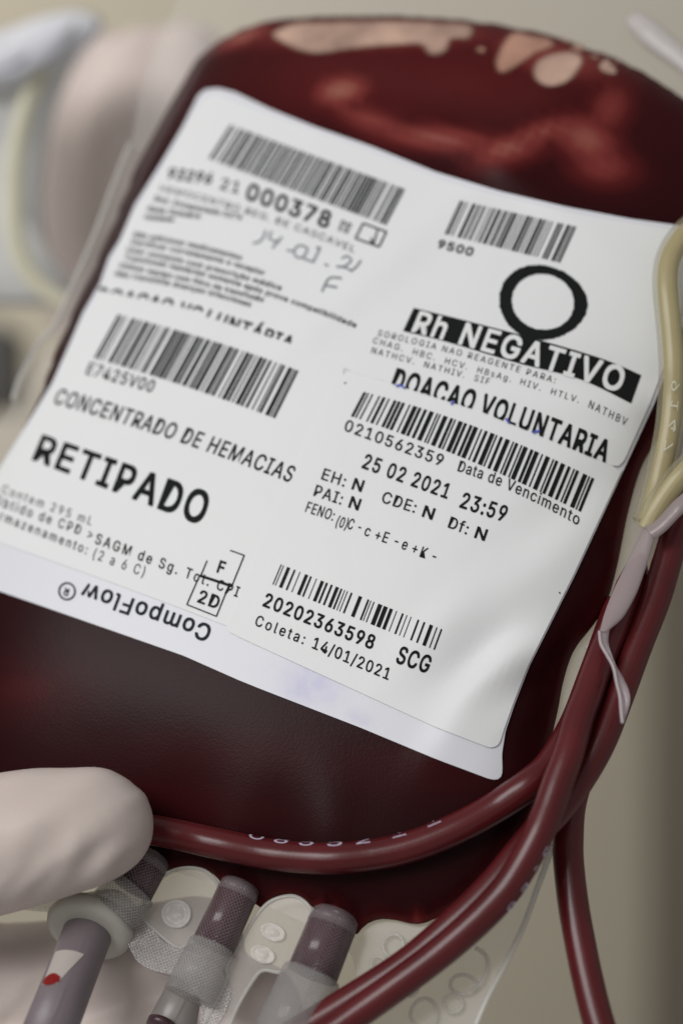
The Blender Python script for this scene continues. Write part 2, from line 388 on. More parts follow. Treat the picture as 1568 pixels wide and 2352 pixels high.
# ------------------------------------------------------------------ lettering
FONT = None
try:
    fp = os.path.join(bpy.utils.system_resource('DATAFILES'), 'fonts', 'Inter.woff2')
    if os.path.exists(fp): FONT = bpy.data.fonts.load(fp)
except Exception: FONT = None
_gl = {}
def glyphs(s, bold, track=1.0):
    k = (s, bold, track)
    if k in _gl: return _gl[k]
    cu = bpy.data.curves.new('text', 'FONT'); cu.body = s; cu.resolution_u = 4; cu.size = 1.0
    if FONT: cu.font = FONT
    cu.fill_mode = 'FRONT'; cu.space_character = track
    o = bpy.data.objects.new('text', cu); COL.objects.link(o)
    dg = bpy.context.evaluated_depsgraph_get(); me = bpy.data.meshes.new_from_object(o.evaluated_get(dg))
    v = np.zeros(len(me.vertices)*3); me.vertices.foreach_get('co', v); v = v.reshape(-1, 3)[:, :2].copy()
    f = [list(p.vertices) for p in me.polygons]
    bpy.data.objects.remove(o); bpy.data.meshes.remove(me); bpy.data.curves.remove(cu)
    _gl[k] = (v, f); return _gl[k]
CAPH = None
class Print:
    """ink on one sheet: collected in photo coordinates, then laid on the paper's real surface"""
    def __init__(s): s.v = []; s.f = []; s.n = 0; s.z = []
    def raw(s, v, f, z=0.0):
        s.z.append(np.broadcast_to(np.asarray(z, float), (len(v),))); s.v.append(np.array(v, float)); s.f += [[i+s.n for i in q] for q in f]; s.n += len(v)
    def text(s, body, p0, p1, up0, up1=None, pm=None, bold=0.0, clip=None, track=1.12):
        global CAPH
        if CAPH is None:
            hv, _ = glyphs('H', 0.0); CAPH = hv[:, 1].max()
        v, f = glyphs(body, 0.0, track)
        if not len(v): return
        if bold > 0:
            k = len(v); vs, fs, zs = [], [], []
            for i, (dx, dy) in enumerate([(0, 0)]+[(1, 1), (-1, 1), (1, -1), (-1, -1), (1, 0), (-1, 0), (0, 1), (0, -1)]):
                vs.append(v+np.array((dx, dy))*bold*.74); fs += [[q+k*i for q in t_] for t_ in f]; zs.append(np.full(k, i*4e-6))
            v = np.vstack(vs); f = fs; z = np.concatenate(zs)
        else: z = np.zeros(len(v))
        x0, x1 = v[:, 0].min(), v[:, 0].max()
        t = (v[:, 0]-x0)/(x1-x0); y = v[:, 1]/CAPH
        p0, p1, up0 = np.array(p0), np.array(p1), np.array(up0); up1 = up0 if up1 is None else np.array(up1)
        pm = (p0+p1)/2 if pm is None else np.array(pm)
        b = p0*((1-t)*(1-2*t))[:, None]+pm*(4*t*(1-t))[:, None]+p1*(t*(2*t-1))[:, None]
        q = b+y[:, None]*(up0*(1-t)[:, None]+up1*t[:, None])
        if clip is not None:
            bm = bmesh.new(); bv = [bm.verts.new((a, c, zz)) for (a, c), zz in zip(q, z)]
            for k in f:
                try: bm.faces.new([bv[i] for i in k])
                except ValueError: pass
            (ax, ay), (bx, by) = clip
            nrm = Vector((-(by-ay), bx-ax, 0))
            if nrm.y < 0: nrm = -nrm
            bmesh.ops.bisect_plane(bm, geom=bm.verts[:]+bm.edges[:]+bm.faces[:], plane_co=(ax, ay, 0), plane_no=nrm, clear_outer=True)
            bm.verts.index_update(); z = np.array([a.co.z for a in bm.verts]); q = np.array([[a.co.x, a.co.y] for a in bm.verts]); f = [[a.index for a in k.verts] for k in bm.faces]; bm.free()
            if not len(q): return
        s.raw(q, f, z)
    def quadgrid(s, TL, TR, BR, BL, x0, x1, nx=1, ny=6, tm=None, bm_=None):
        """strip x0..x1 of a ruled area, whose long edges may be bowed through tm and bm_"""
        TL, TR, BR, BL = map(np.array, (TL, TR, BR, BL)); tm = (TL+TR)/2 if tm is None else np.array(tm); bm_ = (BL+BR)/2 if bm_ is None else np.array(bm_)
        v = []
        q = lambda a, m, b, t: a*(1-t)*(1-2*t)+m*4*t*(1-t)+b*t*(2*t-1)
        for i in range(nx+1):
            t = x0+(x1-x0)*i/nx
            for j in range(ny+1):
                w_ = j/ny; v.append(q(TL, tm, TR, t)*(1-w_)+q(BL, bm_, BR, t)*w_)
        f = [[i*(ny+1)+j, i*(ny+1)+j+1, (i+1)*(ny+1)+j+1, (i+1)*(ny+1)+j] for i in range(nx) for j in range(ny)]
        s.raw(v, f)
    def stroke(s, pts, wd, n=5):
        P = catmull(pts, n) if len(pts) > 2 else resample(np.array(pts, float), 6, False)
        T = np.gradient(P, axis=0); T /= (np.linalg.norm(T, axis=1)[:, None]+1e-9); S = np.stack([-T[:, 1], T[:, 0]], 1)*wd/2
        v = np.vstack([P+S, P-S]); k = len(P)
        s.raw(v, [[i, i+1, k+i+1, k+i] for i in range(k-1)])
    def refine(s, L):
        """split long edges so that ink follows every crease of the paper"""
        px = np.vstack(s.v); z = np.concatenate(s.z); bm = bmesh.new(); bv = [bm.verts.new((a, b, c*1e3)) for (a, b), c in zip(px, z)]
        for f in s.f:
            try: bm.faces.new([bv[i] for i in f])
            except ValueError: pass
        for k in range(4):
            bmesh.ops.triangulate(bm, faces=[f for f in bm.faces if len(f.verts) > 3])
            ed = [e for e in bm.edges if e.calc_length() > L]
            if not ed: break
            bmesh.ops.subdivide_edges(bm, edges=ed, cuts=1)
        bmesh.ops.triangulate(bm, faces=[f for f in bm.faces if len(f.verts) > 3])
        bm.verts.index_update(); s.v = [np.array([[a.co.x, a.co.y] for a in bm.verts])]; s.z = [np.array([a.co.z*1e-3 for a in bm.verts])]
        s.f = [[a.index for a in f.verts] for f in bm.faces]; bm.free()
    def lay(s, name, off, m, parent, label=None):
        px = np.vstack(s.v); P = surf(hit(px, off), off)+np.concatenate(s.z)[:, None]*N
        fc = []
        for f in s.f:
            a, b, c = P[f[0]], P[f[1]], P[f[2]]
            fc.append(f if np.cross(b-a, c-a)@N > 0 else f[::-1])
        return add(name, P, fc, m, parent, False, label)

C128 = "212222 222122 222221 121223 121322 131222 122213 122312 132212 221213 221312 231212 112232 122132 122231 113222 123122 123221 223211 221132 221231 213212 223112 312131 311222 321122 321221 312212 322112 322211 212123 212321 232121 111323 131123 131321 112313 132113 132311 211313 231113 231311 112133 112331 132131 113123 113321 133121 313121 211331 231131 213113 213311 213131 311123 311321 331121 312113 312311 332111 314111 221411 431111 111224 111422 121124 121421 141122 141221 112214 112412 122114 122411 142112 142211 241211 221114 413111 241112 134111 111242 121142 121241 114212 124112 124211 411212 421112 421211 212141 214121 412121 111143 111341 131141 114113 114311 411113 411311 113141 114131 311141 411131 211412 211214 211232".split()
def code128(s):
    vals = [104]+[ord(c)-32 for c in s]; ck = (104+sum(i*v for i, v in enumerate(vals[1:], 1))) % 103
    w_ = ''.join(C128[v] for v in vals+[ck])+'2331112'; x = 0; out = []; tot = sum(map(int, w_))
    for i, c in enumerate(w_):
        if i % 2 == 0: out.append((x/tot, (x+int(c))/tot))
        x += int(c)
    return out
def barcode(bars, TL, TR, BR, BL, off, m, parent, tm=None, bm_=None):
    p = Print()
    for a, b in bars: p.quadgrid(TL, TR, BR, BL, a, b, 1, 5, tm, bm_)
    return p.lay('barcode', off, m, parent)

# ================================================================== the wall and what is blurred behind
def box(name, c, s, m, parent=None, bev=.01, label=None, rot=0):
    bm = bmesh.new(); bmesh.ops.create_cube(bm, size=1)
    bmesh.ops.scale(bm, vec=s, verts=bm.verts); bmesh.ops.bevel(bm, geom=bm.edges[:], offset=bev, segments=3, affect='EDGES', profile=.6)
    bmesh.ops.rotate(bm, cent=(0, 0, 0), matrix=Matrix.Rotation(rot, 3, 'Z'), verts=bm.verts)
    v = np.array([list(a.co) for a in bm.verts])+np.array(c); bm.verts.index_update(); f = [[a.index for a in q.verts] for q in bm.faces]; bm.free()
    return add(name, v, f, m, parent, True, label)
place(add('wall', [(-4, 1.9, -.5), (4, 1.9, -.5), (4, 1.9, 3.5), (-4, 1.9, 3.5)], [[0, 1, 2, 3]], M['wall'], None, False), kind='structure')
cb = thing('cabinet', 'dark upright cabinet, out of focus at the right edge before the beige wall', 'cabinet', (.45, 1.3, .6))
box('cabinet_body', (.484, 1.62, .85), (.50, .3, 1.20), M['dark'], cb, .008)
box('cabinet_top', (.484, 1.62, 1.462), (.53, .33, .02), M['dark'], cb, .006)

# ================================================================== BLOOD BAG
bag = thing('blood_bag', 'clear plastic bag full of dark red blood with a white printed label', 'blood bag', Q(850, 1300, 0))
# clear film margin all round the pouch
flange_px = [(300,330),(330,180),(380,60),(450,-60),(640,-90),(900,-110),(1200,-110),(1500,-40),(1700,90),(1800,300),(1790,560),(1720,800),(1640,960),(1560,1090),
 (1500,1210),(1452,1330),(1420,1400),(1372,1460),(1345,1500),(1330,1560),(1318,1600),(1305,1680),(1290,1800),(1275,1945),(1240,2040),(1200,2130),(1150,2230),(1085,2372),(1010,2500),
 (900,2480),(830,2300),(800,2180),(700,2120),(560,2060),(430,2010),(330,1990),(180,2000),(30,1960),(-90,1880),(-160,1700),(-180,1500),(-160,1320),(-110,1180),(-30,1020),(31,918),(50,860),(90,790),(129,742),(175,640),(219,539),(260,430)]
fo, _, _ = patch('film_margin', flange_px, 0, .004, M['film'], bag, .0004, plane_h=-.0012, smooth_outline=True, onpl=True)
# the pouch itself: front and back sheets meeting at the seam
ring = resample(pouch_uv, .0012)
a, b = ring.min(0), ring.max(0); st = .002
Pn = np.stack(np.meshgrid(np.arange(a[0], b[0], st), np.arange(a[1], b[1], st), indexing='ij'), -1).reshape(-1, 2)
Pn = Pn[inside(Pn, ring)]; dd = dist_poly(Pn, ring); Pn = Pn[dd > .0016]
nr = np.roll(ring, -1, 0)-np.roll(ring, 1, 0); nr = np.stack([-nr[:, 1], nr[:, 0]], 1); nr /= np.linalg.norm(nr, axis=1)[:, None]
if not inside(ring[:1]+nr[:1]*.001, ring)[0]: nr = -nr
ex = [ring]
for dlt in (.0003, .0009):
    rr = ring+nr*dlt; rr = rr[inside(rr, ring)]; rr = rr[dist_poly(rr, ring) > dlt*.8]; ex.append(rr)
pts = np.vstack(ex+[Pn]); n0 = len(ring)
vo, _, fo_, *_ = delaunay_2d_cdt([Vector(p) for p in pts], [(i, (i+1) % n0) for i in range(n0)], [], 1, 1e-7)
pv = np.array([[p.x, p.y] for p in vo]); fo_ = [f if (pv[f[1]][0]-pv[f[0]][0])*(pv[f[2]][1]-pv[f[0]][1])-(pv[f[1]][1]-pv[f[0]][1])*(pv[f[2]][0]-pv[f[0]][0]) > 0 else f[::-1] for f in fo_]
dE = dist_poly(pv, ring); dE[:n0] = 0
hF = samp(Hm, pv); hF = np.where(dE < .0012, np.minimum(hF, .0009+dE*1.4), hF); hF[:n0] = 0
front = lift(pv, hF)
back = lift(pv, -hF*.75-.0003)
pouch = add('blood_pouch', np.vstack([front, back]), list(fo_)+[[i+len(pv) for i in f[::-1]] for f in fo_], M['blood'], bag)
# blood layer thickness: seam, ports, drained top, with top highlights and glow painted in
thin = .42*np.exp(-(dE/.0011)**2)
def blob(px, rx, ry, ang, amp):
    c = hit(px)[0]; k = .0000754; d = pv-c; t = math.radians(ang)
    a_ = d[:, 0]*math.cos(t)+d[:, 1]*math.sin(t); b_ = -d[:, 0]*math.sin(t)+d[:, 1]*math.cos(t)
    return amp*np.exp(-(a_/(rx*k))**2-(b_/(ry*k))**2)
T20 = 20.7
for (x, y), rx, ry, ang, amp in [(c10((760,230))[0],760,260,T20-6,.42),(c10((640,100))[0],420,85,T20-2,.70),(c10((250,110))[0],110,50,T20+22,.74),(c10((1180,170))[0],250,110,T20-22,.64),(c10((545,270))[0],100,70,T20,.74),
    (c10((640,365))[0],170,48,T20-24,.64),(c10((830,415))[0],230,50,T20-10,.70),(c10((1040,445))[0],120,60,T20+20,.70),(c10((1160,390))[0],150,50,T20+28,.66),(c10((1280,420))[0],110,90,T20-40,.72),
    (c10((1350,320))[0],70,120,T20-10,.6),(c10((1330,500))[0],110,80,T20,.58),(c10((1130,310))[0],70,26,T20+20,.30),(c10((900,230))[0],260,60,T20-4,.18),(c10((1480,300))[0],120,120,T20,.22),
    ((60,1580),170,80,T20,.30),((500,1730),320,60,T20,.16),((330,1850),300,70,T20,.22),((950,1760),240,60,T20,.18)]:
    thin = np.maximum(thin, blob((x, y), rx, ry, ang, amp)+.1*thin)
for q in [(366,1985),(508,2040),(586,2078),(735,2090),(808,2140),(520,2030),(770,2095),(380,2000),(960,2115)]:
    thin = np.maximum(thin, blob(q, 22, 20, 0, .58))
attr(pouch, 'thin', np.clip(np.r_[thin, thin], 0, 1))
# air and foam bubbles under the film at the top
def ell(cx, cy, rx, ry, ang, n=22, jit=.05):
    t = np.linspace(0, 2*math.pi, n, endpoint=False); k = 1+jit*np.sin(3*t+cx)+jit*np.sin(2*t+cy); a_ = math.radians(ang)
    x, y = rx*k*np.cos(t), ry*k*np.sin(t)
    return [(cx+p*math.cos(a_)-q*math.sin(a_), cy+p*math.sin(a_)+q*math.cos(a_)) for p, q in zip(x, y)]
bub = [c10((330,100),(400,66),(520,60),(700,58),(850,64),(935,72),(945,100),(925,122),(880,122),(870,150),(835,172),(795,165),(778,138),(720,140),(600,150),(480,166),(410,155),(355,128)),
       c10(*ell(1190,205,88,52,-14)), c10((1008,222),(998,180),(1025,120),(1060,92),(1110,100),(1170,112),(1190,140),(1130,165),(1085,195),(1045,222))]
bub += [c10(*ell(*e)) for e in [(1250,142,26,18,20),(1340,202,34,24,25),(1300,170,18,13,0),(1298,236,17,14,0),(1218,122,18,12,10),(1370,182,16,13,0),(1275,120,14,9,10),(1232,168,15,12,0),(1266,192,14,11,0),(1322,158,16,12,20),(1150,122,26,16,15),(1390,215,12,10,0),(1318,250,10,8,0),(960,150,22,14,0),(985,118,15,10,0)]]
for i, q in enumerate(bub):
    o, bv_, bo_ = patch('air_bubble', q, .00025, .0012, M['bubble'] if i in (0, 1, 4) else M['foam'], bag, .0001, smooth_outline=True)
    de_ = dist_poly(bv_, bo_); nb = (len(o.data.vertices)-len(bv_)); attr(o, 'edge', np.r_[np.clip(de_/(.0015 if i < 3 else .0004), 0, 1), np.zeros(nb)])

# ---- base label
lab_px = [(455,220),(470,206),(500,202),(540,212),(620,250),(720,290),(850,335),(1000,395),(1150,440),(1300,475),(1450,503),(1568,519),(1596,526),(1604,545),(1590,640),(1560,780),(1522,870),
 (1500,930),(1440,1060),(1380,1190),(1320,1320),(1270,1420),(1215,1530),(1180,1620),(1160,1680),(1152,1730),(1153,1772),(1150,1786),(1138,1792),(1120,1788),(1000,1743),(827,1671),(600,1583),(548,1562),(422,1506),(211,1432),(0,1358),
 (-110,1322),(-135,1308),(-140,1285),(-100,1215),(-60,1160),(0,1072),(60,978),(120,880),(160,790),(190,720),(230,650),(250,592),(275,552),(310,470),(370,375),(420,290)]
lab, lv, luv = patch('bag_label', lab_px, .0003, .00115, M['label'], bag)
sm = np.zeros(len(lab.data.vertices))
for q, rx, ry, am in [(c4((320,1040))[0], 60, 36, .55), (c4((300,1090))[0], 90, 40, .3), (c4((530,1215))[0], 26, 10, .7), (c4((240,1110))[0], 26, 16, .35)]:
    cq = hit(q)[0]; d = (lv-cq)/(np.array([rx, ry])*7.5e-5); sm[:len(lv)] += am*np.exp(-(d**2).sum(1))
attr(lab, 'ink_smudge', np.clip(sm, 0, 1))
p = Print()
def T(pr, c, body, p0, p1, up, up1=None, pm=None, bold=0.0, clip=None, track=1.12):
    s = np.array(c((1, 0))[0])-np.array(c((0, 0))[0]); s = s[0]
    pr.text(body, c(p0)[0], c(p1)[0], np.array(up)*s, None if up1 is None else np.array(up1)*s, None if pm is None else c(pm)[0], bold, None if clip is None else c(*clip), track)
T(p, e4, 'CompoFlow', (1345,975), (540,698), (-38,100), bold=.02)
T(p, e4, 'R', (442,742), (412,732), (-14,44), bold=.02)
th = np.linspace(0, 2*math.pi, 33)
p.stroke(e4(*[(425+50*math.cos(t), 755+52*math.sin(t)) for t in th]), 4.2, 2)
p.lay('printed_text', .0004, M['navy_ink'], lab)

# ---- sticker: unit number
S1 = [(462,238),(474,224),(500,218),(620,264),(850,349),(1015,414),(870,732),(795,850),(690,825),(560,775),(400,720),(242,680),(240,655),(257,602),(300,505),(376,385),(427,292)]
s1, _, _ = patch('sticker', S1, .0004, .00115, M['sticker'], bag, label='white sticker with a unit number, a blurred barcode and a handwritten date')
barcode(code128('=W9329621000378'), c1((655,195))[0], c1((1415,475))[0], c1((1332,632))[0], c1((560,342))[0], .0005, M['soft_ink'], s1)
p = Print()
T(p, e1, '93296', (160,158), (425,192), (22,-62), bold=.03)
T(p, e1, '21', (480,222), (590,250), (20,-66), bold=.01)
T(p, e1, '000378', (630,278), (1130,460), (32,-92), bold=.03)
T(p, e1, '00', (1205,435), (1268,460), (10,-26), bold=.03); T(p, e1, '10', (1190,468), (1252,492), (10,-26), bold=.03)
p.stroke(e1((1345,430),(1488,482)), 4.5); p.stroke(e1((1486,478),(1440,572)), 4.5); p.stroke(e1((1442,572),(1297,520)), 4.5); p.stroke(e1((1298,522),(1346,428)), 4.5)
T(p, e1, 'J', (1385,545), (1415,553), (20,-80), bold=.03)
T(p, e1, 'HEMOCENTRO REG. DE CASCAVEL', (115,235), (1290,608), (14,-38), pm=(700,393))
T(p, e1, 'Dist. Encapsulado 0276', (85,295), (610,410), (10,-32), bold=.02)
T(p, e1, 'Data Outubro', (45,355), (360,402), (10,-30), bold=.03)
T(p, e1, 'Validade', (20,402), (200,420), (8,-24), bold=.04)
for body, a_, b_, m_ in [('Não adicionar medicamentos',(220,122),(860,262),(540,180)),('Verificar corretamente o receptor',(200,165),(995,352),(620,248)),('Usar somente com prescrição médica',(180,210),(1095,442),(640,312)),
    ('Transfundir hemácias somente após prova compatibilidade',(165,258),(1540,665),(830,412)),('Utilizar equipo com filtro de transfusão',(135,305),(990,512),(560,395)),('Não transmite doenças infecciosas',(110,355),(915,540),(520,432))]:
    T(p, e2, body, a_, b_, (12,-29), pm=m_, bold=.022)
T(p, e2, 'DOACAO VO', (-15,497), (610,620), (35,-72), pm=(310,545), bold=.03, clip=((20,440),(640,570)))
T(p, e2, 'LUNTÁRIA', (640,628), (1150,795), (35,-72), bold=.03, clip=((640,594),(1180,766)))
p.lay('printed_text', .0005, M['soft_ink'], s1)
p = Print()
for st_ in [[(680,550),(720,540),(748,505),(757,470)],[(796,478),(778,520),(840,545)],[(858,512),(828,540),(798,582)],[(885,590),(920,600)],[(1012,580),(965,562),(930,590),(942,632),(985,632),(1012,580)],
    [(1060,580),(1085,578),(1062,625),(1045,660)],[(985,642),(1050,665)],[(1112,676),(1136,686)],[(1215,642),(1250,628),(1272,655),(1230,690),(1185,690),(1230,695),(1278,716)],[(1332,652),(1305,690),(1268,722)]]:
    p.stroke(e1(*st_), 4.6)
p.stroke(e2((1342,450),(1362,402),(1392,366),(1460,370)), 5); p.stroke(e2((1365,412),(1432,424)), 5)
p.lay('handwriting', .0005, M['pencil'], s1)

# ---- sticker: blood group
S2 = [(993,410),(1150,452),(1300,487),(1450,514),(1566,530),(1590,548),(1578,640),(1548,785),(1512,872),(1492,925),(1432,1058),(1420,1070),(1402,1070),(1320,1028),(1230,988),(1100,940),(930,888),(806,854),(788,842),(788,826),(848,712)]
s2, _, _ = patch('sticker', S2, .0007, .00115, M['sticker'], bag, label='white sticker with a large letter O above a black Rh NEGATIVO bar')
barcode(code128('=%9500'), c3((700,80))[0], c3((1152,182))[0], c3((1088,322))[0], c3((640,210))[0], .0008, M['soft_ink'], s2)
p = Print()
T(p, c3, '9500', (610,262), (745,296), (11,-30), bold=.03)
no_ = 150; ring_v = []
for i in range(no_):
    t = 2*math.pi*i/no_; jag = 1+random.uniform(-.011, .011)+.004*math.sin(23*t)
    ring_v.append((1024+171*jag*math.cos(t)+10*math.sin(t), 476+145*jag*math.sin(t)-14*math.cos(t)*math.sin(t)))
    ring_v.append((1022+121*(2-jag)*math.cos(t)+6*math.sin(t), 474+109*(2-jag)*math.sin(t)))
p.raw(c3(*ring_v), [[2*i, 2*((i+1) % no_), 2*((i+1) % no_)+1, 2*i+1] for i in range(no_)])
top = catmull(c3((520,498),(720,547),(990,618),(1250,695),(1405,760)), 12); bot = catmull(e3((240,62),(500,127),(880,241),(1230,332),(1515,467)), 12)
gv_ = []; ny = 10
top = resample(top, 7, False); bot = np.stack([np.interp(np.linspace(0, 1, len(top)), np.linspace(0, 1, len(bot)), bot[:, k]) for k in (0, 1)], 1)
for a_, b_ in zip(top, bot):
    for j in range(ny+1): gv_.append(a_+(b_-a_)*j/ny)
p.raw(gv_, [[i*(ny+1)+j, i*(ny+1)+j+1, (i+1)*(ny+1)+j+1, (i+1)*(ny+1)+j] for i in range(len(top)-1) for j in range(ny)])
T(p, e3, 'SOROLOGIA NAO REAGENTE PARA:', (95,87), (1088,354), (11,-33), pm=(585,209), track=1.3)
T(p, e3, 'CHAG.  HBC.  HCV.  HBsAg.', (68,129), (840,347), (11,-33), track=1.3)
T(p, e3, 'HIV.  HTLV.', (893,360), (1220,465), (11,-34), track=1.3); T(p, e3, 'NATHBV', (1275,490), (1485,592), (14,-41), track=1.3)
T(p, e3, 'NATHCV.  NATHIV.  SIF', (60,184), (718,362), (11,-33), track=1.3)
T(p, e3, 'DOACAO', (165,384), (620,515), (40,-112), bold=.03, clip=((170,354),(640,502)))
T(p, e3, 'VOLUNTARIA', (660,527), (1372,800), (38,-112), pm=(1010,650), bold=.03, clip=((660,506),(1375,802)))
p.refine(16); p.lay('printed_text', .0008, M['ink'], s2)
p = Print(); T(p, c3, 'Rh NEGATIVO', (510,588), (1322,826), (33,-76), (28,-90), pm=(905,697), bold=.026, track=1.14)
p.refine(12); p.lay('white_lettering', .0009, M['white_ink'], s2)
p = Print()
for st_ in [[(200,372),(222,364),(250,382)],[(524,452),(508,474)],[(815,550),(832,578)],[(965,632),(1005,618)]]: p.stroke(e3(*st_), 4.5)
p.lay('pen_mark', .0009, M['pen'], s2)

# ---- sticker: product
S3 = [(230,668),(437,714),(677,794),(740,818),(790,850),(736,1012),(655,1180),(550,1440),(530,1441),(400,1391),(211,1321),(0,1245),(-90,1213),(-84,1190),(-20,1106),(62,988),(124,884),(188,738)]
s3, _, _ = patch('sticker', S3, .0005, .00115, M['sticker'], bag, label='white sticker lettered RETIPADO under a barcode')
barcode(code128('=<E7425V00'), c2((515,150))[0], c2((1300,395))[0], c2((1197,602))[0], c2((410,340))[0], .0006, M['ink'], s3, tm=c2((915,262))[0], bm_=c2((805,462))[0])
p = Print()
T(p, c2, 'E7425V00', (372,408), (660,490), (22,-50), bold=.01)
T(p, c2, 'CONCENTRADO DE HEMACIAS', (230,536), (1262,882), (32,-64), pm=(742,692), bold=.012)
T(p, c2, 'RETIPADO', (140,780), (878,1066), (45,-105), (46,-132), bold=.024)
T(p, e4, 'Contem 295 mL', (8,132), (575,338), (18,-52), track=1.3); T(p, e4, 'Obtido de CPD >', (-38,203), (578,425), (18,-58), bold=.005, track=1.3)
T(p, e4, 'SAGM de Sg. Tot. CPI', (598,450), (1500,792), (20,-62), bold=.012, track=1.3)
T(p, e4, 'Armazenamento:', (-58,282), (545,520), (18,-55), bold=.005, track=1.3); T(p, e4, '(2 a 6 C)', (585,545), (905,662), (20,-62), track=1.3)
p.stroke(e4((1262,655),(1182,838)), 3); p.stroke(e4((1180,838),(1370,914)), 3); p.stroke(e4((1368,914),(1440,735)), 3); p.stroke(e4((1262,655),(1472,724)), 6.5)
p.stroke(e4((1455,496),(1545,528)), 3); p.stroke(e4((1545,526),(1468,716)), 3); p.stroke(e4((1310,560),(1272,650)), 3); p.stroke(e4((1450,722),(1425,770)), 5)
T(p, e4, 'F', (1368,632), (1408,646), (24,-72), bold=.03); T(p, e4, '2D', (1245,822), (1372,866), (26,-76), bold=.02)
p.lay('printed_text', .0006, M['ink'], s3)

# ---- sticker: dates
S4 = [(797,852),(930,872),(1100,925),(1230,972),(1330,1012),(1436,1084),(1434,1064),(1376,1190),(1316,1320),(1266,1420),(1211,1530),(1176,1620),(1155,1680),(1147,1706),(1138,1716),(1122,1717),(1000,1670),(826,1590),(551,1464),(524,1450),(520,1436),(526,1425),(627,1180),(708,1012),(770,872)]
S4[5] = (1424, 1084); S4[6] = (1430, 1074)
s4, _, _ = patch('sticker', S4, .0006, .00115, M['sticker'], bag, label='white sticker with dates and two sharp barcodes')
barcode(code128('&>0210562359'), c3((325,825))[0], c8((435,1640))[0], c8((355,1835))[0], c3((275,920))[0], .0007, M['ink'], s4, tm=(1099,983), bm_=(1069,1054))
xs = [(175,4),(186,3),(203,13),(232,7),(257,3),(281,13),(303,7),(329,3),(350,13),(372,8),(393,8),(415,13),(436,7),(452,3),(464,3),(480,7),(515,14),(553,7),(566,3),(579,4),(600,17),(624,17),(650,13),(678,3),(703,7),(723,3),(741,3),(771,7),(797,7),(824,14),(853,4),(872,6)]
barcode([((x-172)/706, (x-172+w_)/706) for x, w_ in xs], c4((175,540))[0], c4((880,825))[0], c4((847,915))[0], c4((138,628))[0], .0007, M['ink'], s4)
p = Print()
T(p, c3, '0210562359', (247,974), (626,1114), (14,-42), bold=.012)
T(p, c4, 'Data de Vencimento', (945,135), (1470,372), (14,-46), pm=(1200,232), bold=.008)
T(p, c4, '25 02 2021', (528,120), (900,256), (22,-60), bold=.02); T(p, c4, '23:59', (953,292), (1148,356), (22,-64), bold=.02)
for body, a_, b_ in [('EH:',(352,170),(452,204)),('N',(484,213),(528,226)),('PAI:',(318,242),(438,282)),('N',(470,292),(514,307)),('CDE:',(613,270),(758,318)),('N',(790,332),(836,348)),('Df:',(903,380),(985,412)),('N',(1018,424),(1064,440))]:
    T(p, c4, body, a_, b_, (16,-47), bold=.022 if body == 'N' else .01)
for body, a_, b_ in [('FENO:',(282,312),(402,352)),('(0)',(414,375),(460,388)),('C -',(464,385),(520,402)),('c +',(538,414),(605,438)),('E -',(616,443),(682,464)),('e +',(700,473),(765,496)),('K -',(780,508),(846,530))]:
    T(p, c4, body, a_, b_, (16,-44), bold=.008)
T(p, c4, '20202363598', (97,722), (574,912), (20,-56), bold=.022)
T(p, c4, 'SCG', (675,968), (814,1016), (26,-70), bold=.02)
T(p, c4, 'Coleta:', (62,806), (274,890), (16,-44), bold=.01, track=1.3); T(p, c4, '14/01/2021', (312,906), (644,1046), (15,-48), bold=.012)
p.stroke(c4((1388,664),(1394,668)), 3); p.stroke(c4((455,-250),(461,-247)), 4)
p.lay('printed_text', .0007, M['ink'], s4)

# ---- weld tabs and ports at the bottom of the bag
def tab(outline, label, bosses):
    o, _, _ = patch('weld_tab', outline, 0, .0025, M['tab'], bag, .0014, plane_h=.0022, smooth_outline=True, label=label, onpl=True)
    rim = [Q(x, y, .0022) for x, y in catmull(outline, 4, True)]; rim.append(rim[0])
    tube('tab_rim', rim, .00032, M['film2'], o, 8, 2, caps=False)
    for cx, cy, rx, ry, ang in bosses:
        c = np.array((cx, cy)); verts = []; faces = []; K = 24; prof = [(1.0, .0023), (.95, .0027), (.86, .0028), (.72, .0025), (.5, .0026), (.2, .0029), (.01, .0029)]
        for fr, h in prof:
            for x, y in ell(cx, cy, rx*fr, ry*fr, ang, K, 0): verts.append(Q(x, y, h))
        for i in range(len(prof)-1):
            for k in range(K): faces.append([i*K+k, (i+1)*K+k, (i+1)*K+(k+1) % K, i*K+(k+1) % K])
        faces.append([(len(prof)-1)*K+k for k in range(K)])
        add('embossed_dot', verts, faces, M['boss'], o)
    return o
tab(c5((560,690),(578,610),(640,532),(720,503),(800,512),(848,560),(858,610),(838,690),(790,770),(742,800),(700,814),(640,775)), 'pale rounded weld tab with one round embossed dot',
    [(*c5((692,682))[0], 36, 35, 0)])
tab(c5((1005,690),(1060,634),(1140,612),(1195,636),(1220,685),(1200,765),(1160,850),(1105,910),(1030,905),(985,955),(930,1050),(880,1150),(790,1150),(850,1030),(893,940),(892,895),(925,830),(965,755)), 'pale weld tab with two oval embossed dots and a narrow stem',
    [(*c5((1070,755))[0], 31, 21, 22), (*c5((1030,842))[0], 31, 21, 22)])
for (x, y), rx, ry in [(c6((160,1680))[0], 24, 26), (c6((90,1775))[0], 18, 20), (c6((500,1870))[0], 30, 22), (c6((450,1962))[0], 22, 20), (c6((310,2010))[0], 30, 34), (c6((240,1880))[0], 20, 20)]:
    rim = [Q(a_, b_, -.0002) for a_, b_ in ell(x, y, rx, ry, 0, 24, .02)]; rim.append(rim[0])
    tube('embossed_ring', rim, .00035, M['ring'], fo, 8, 2, caps=False)
rim = [Q(x, y, -.0002) for x, y in c6((560,1690),(610,1730),(618,1790),(590,1860),(540,1900))]
tube('embossed_ring', rim, .0004, M['ring'], fo, 8, 6)
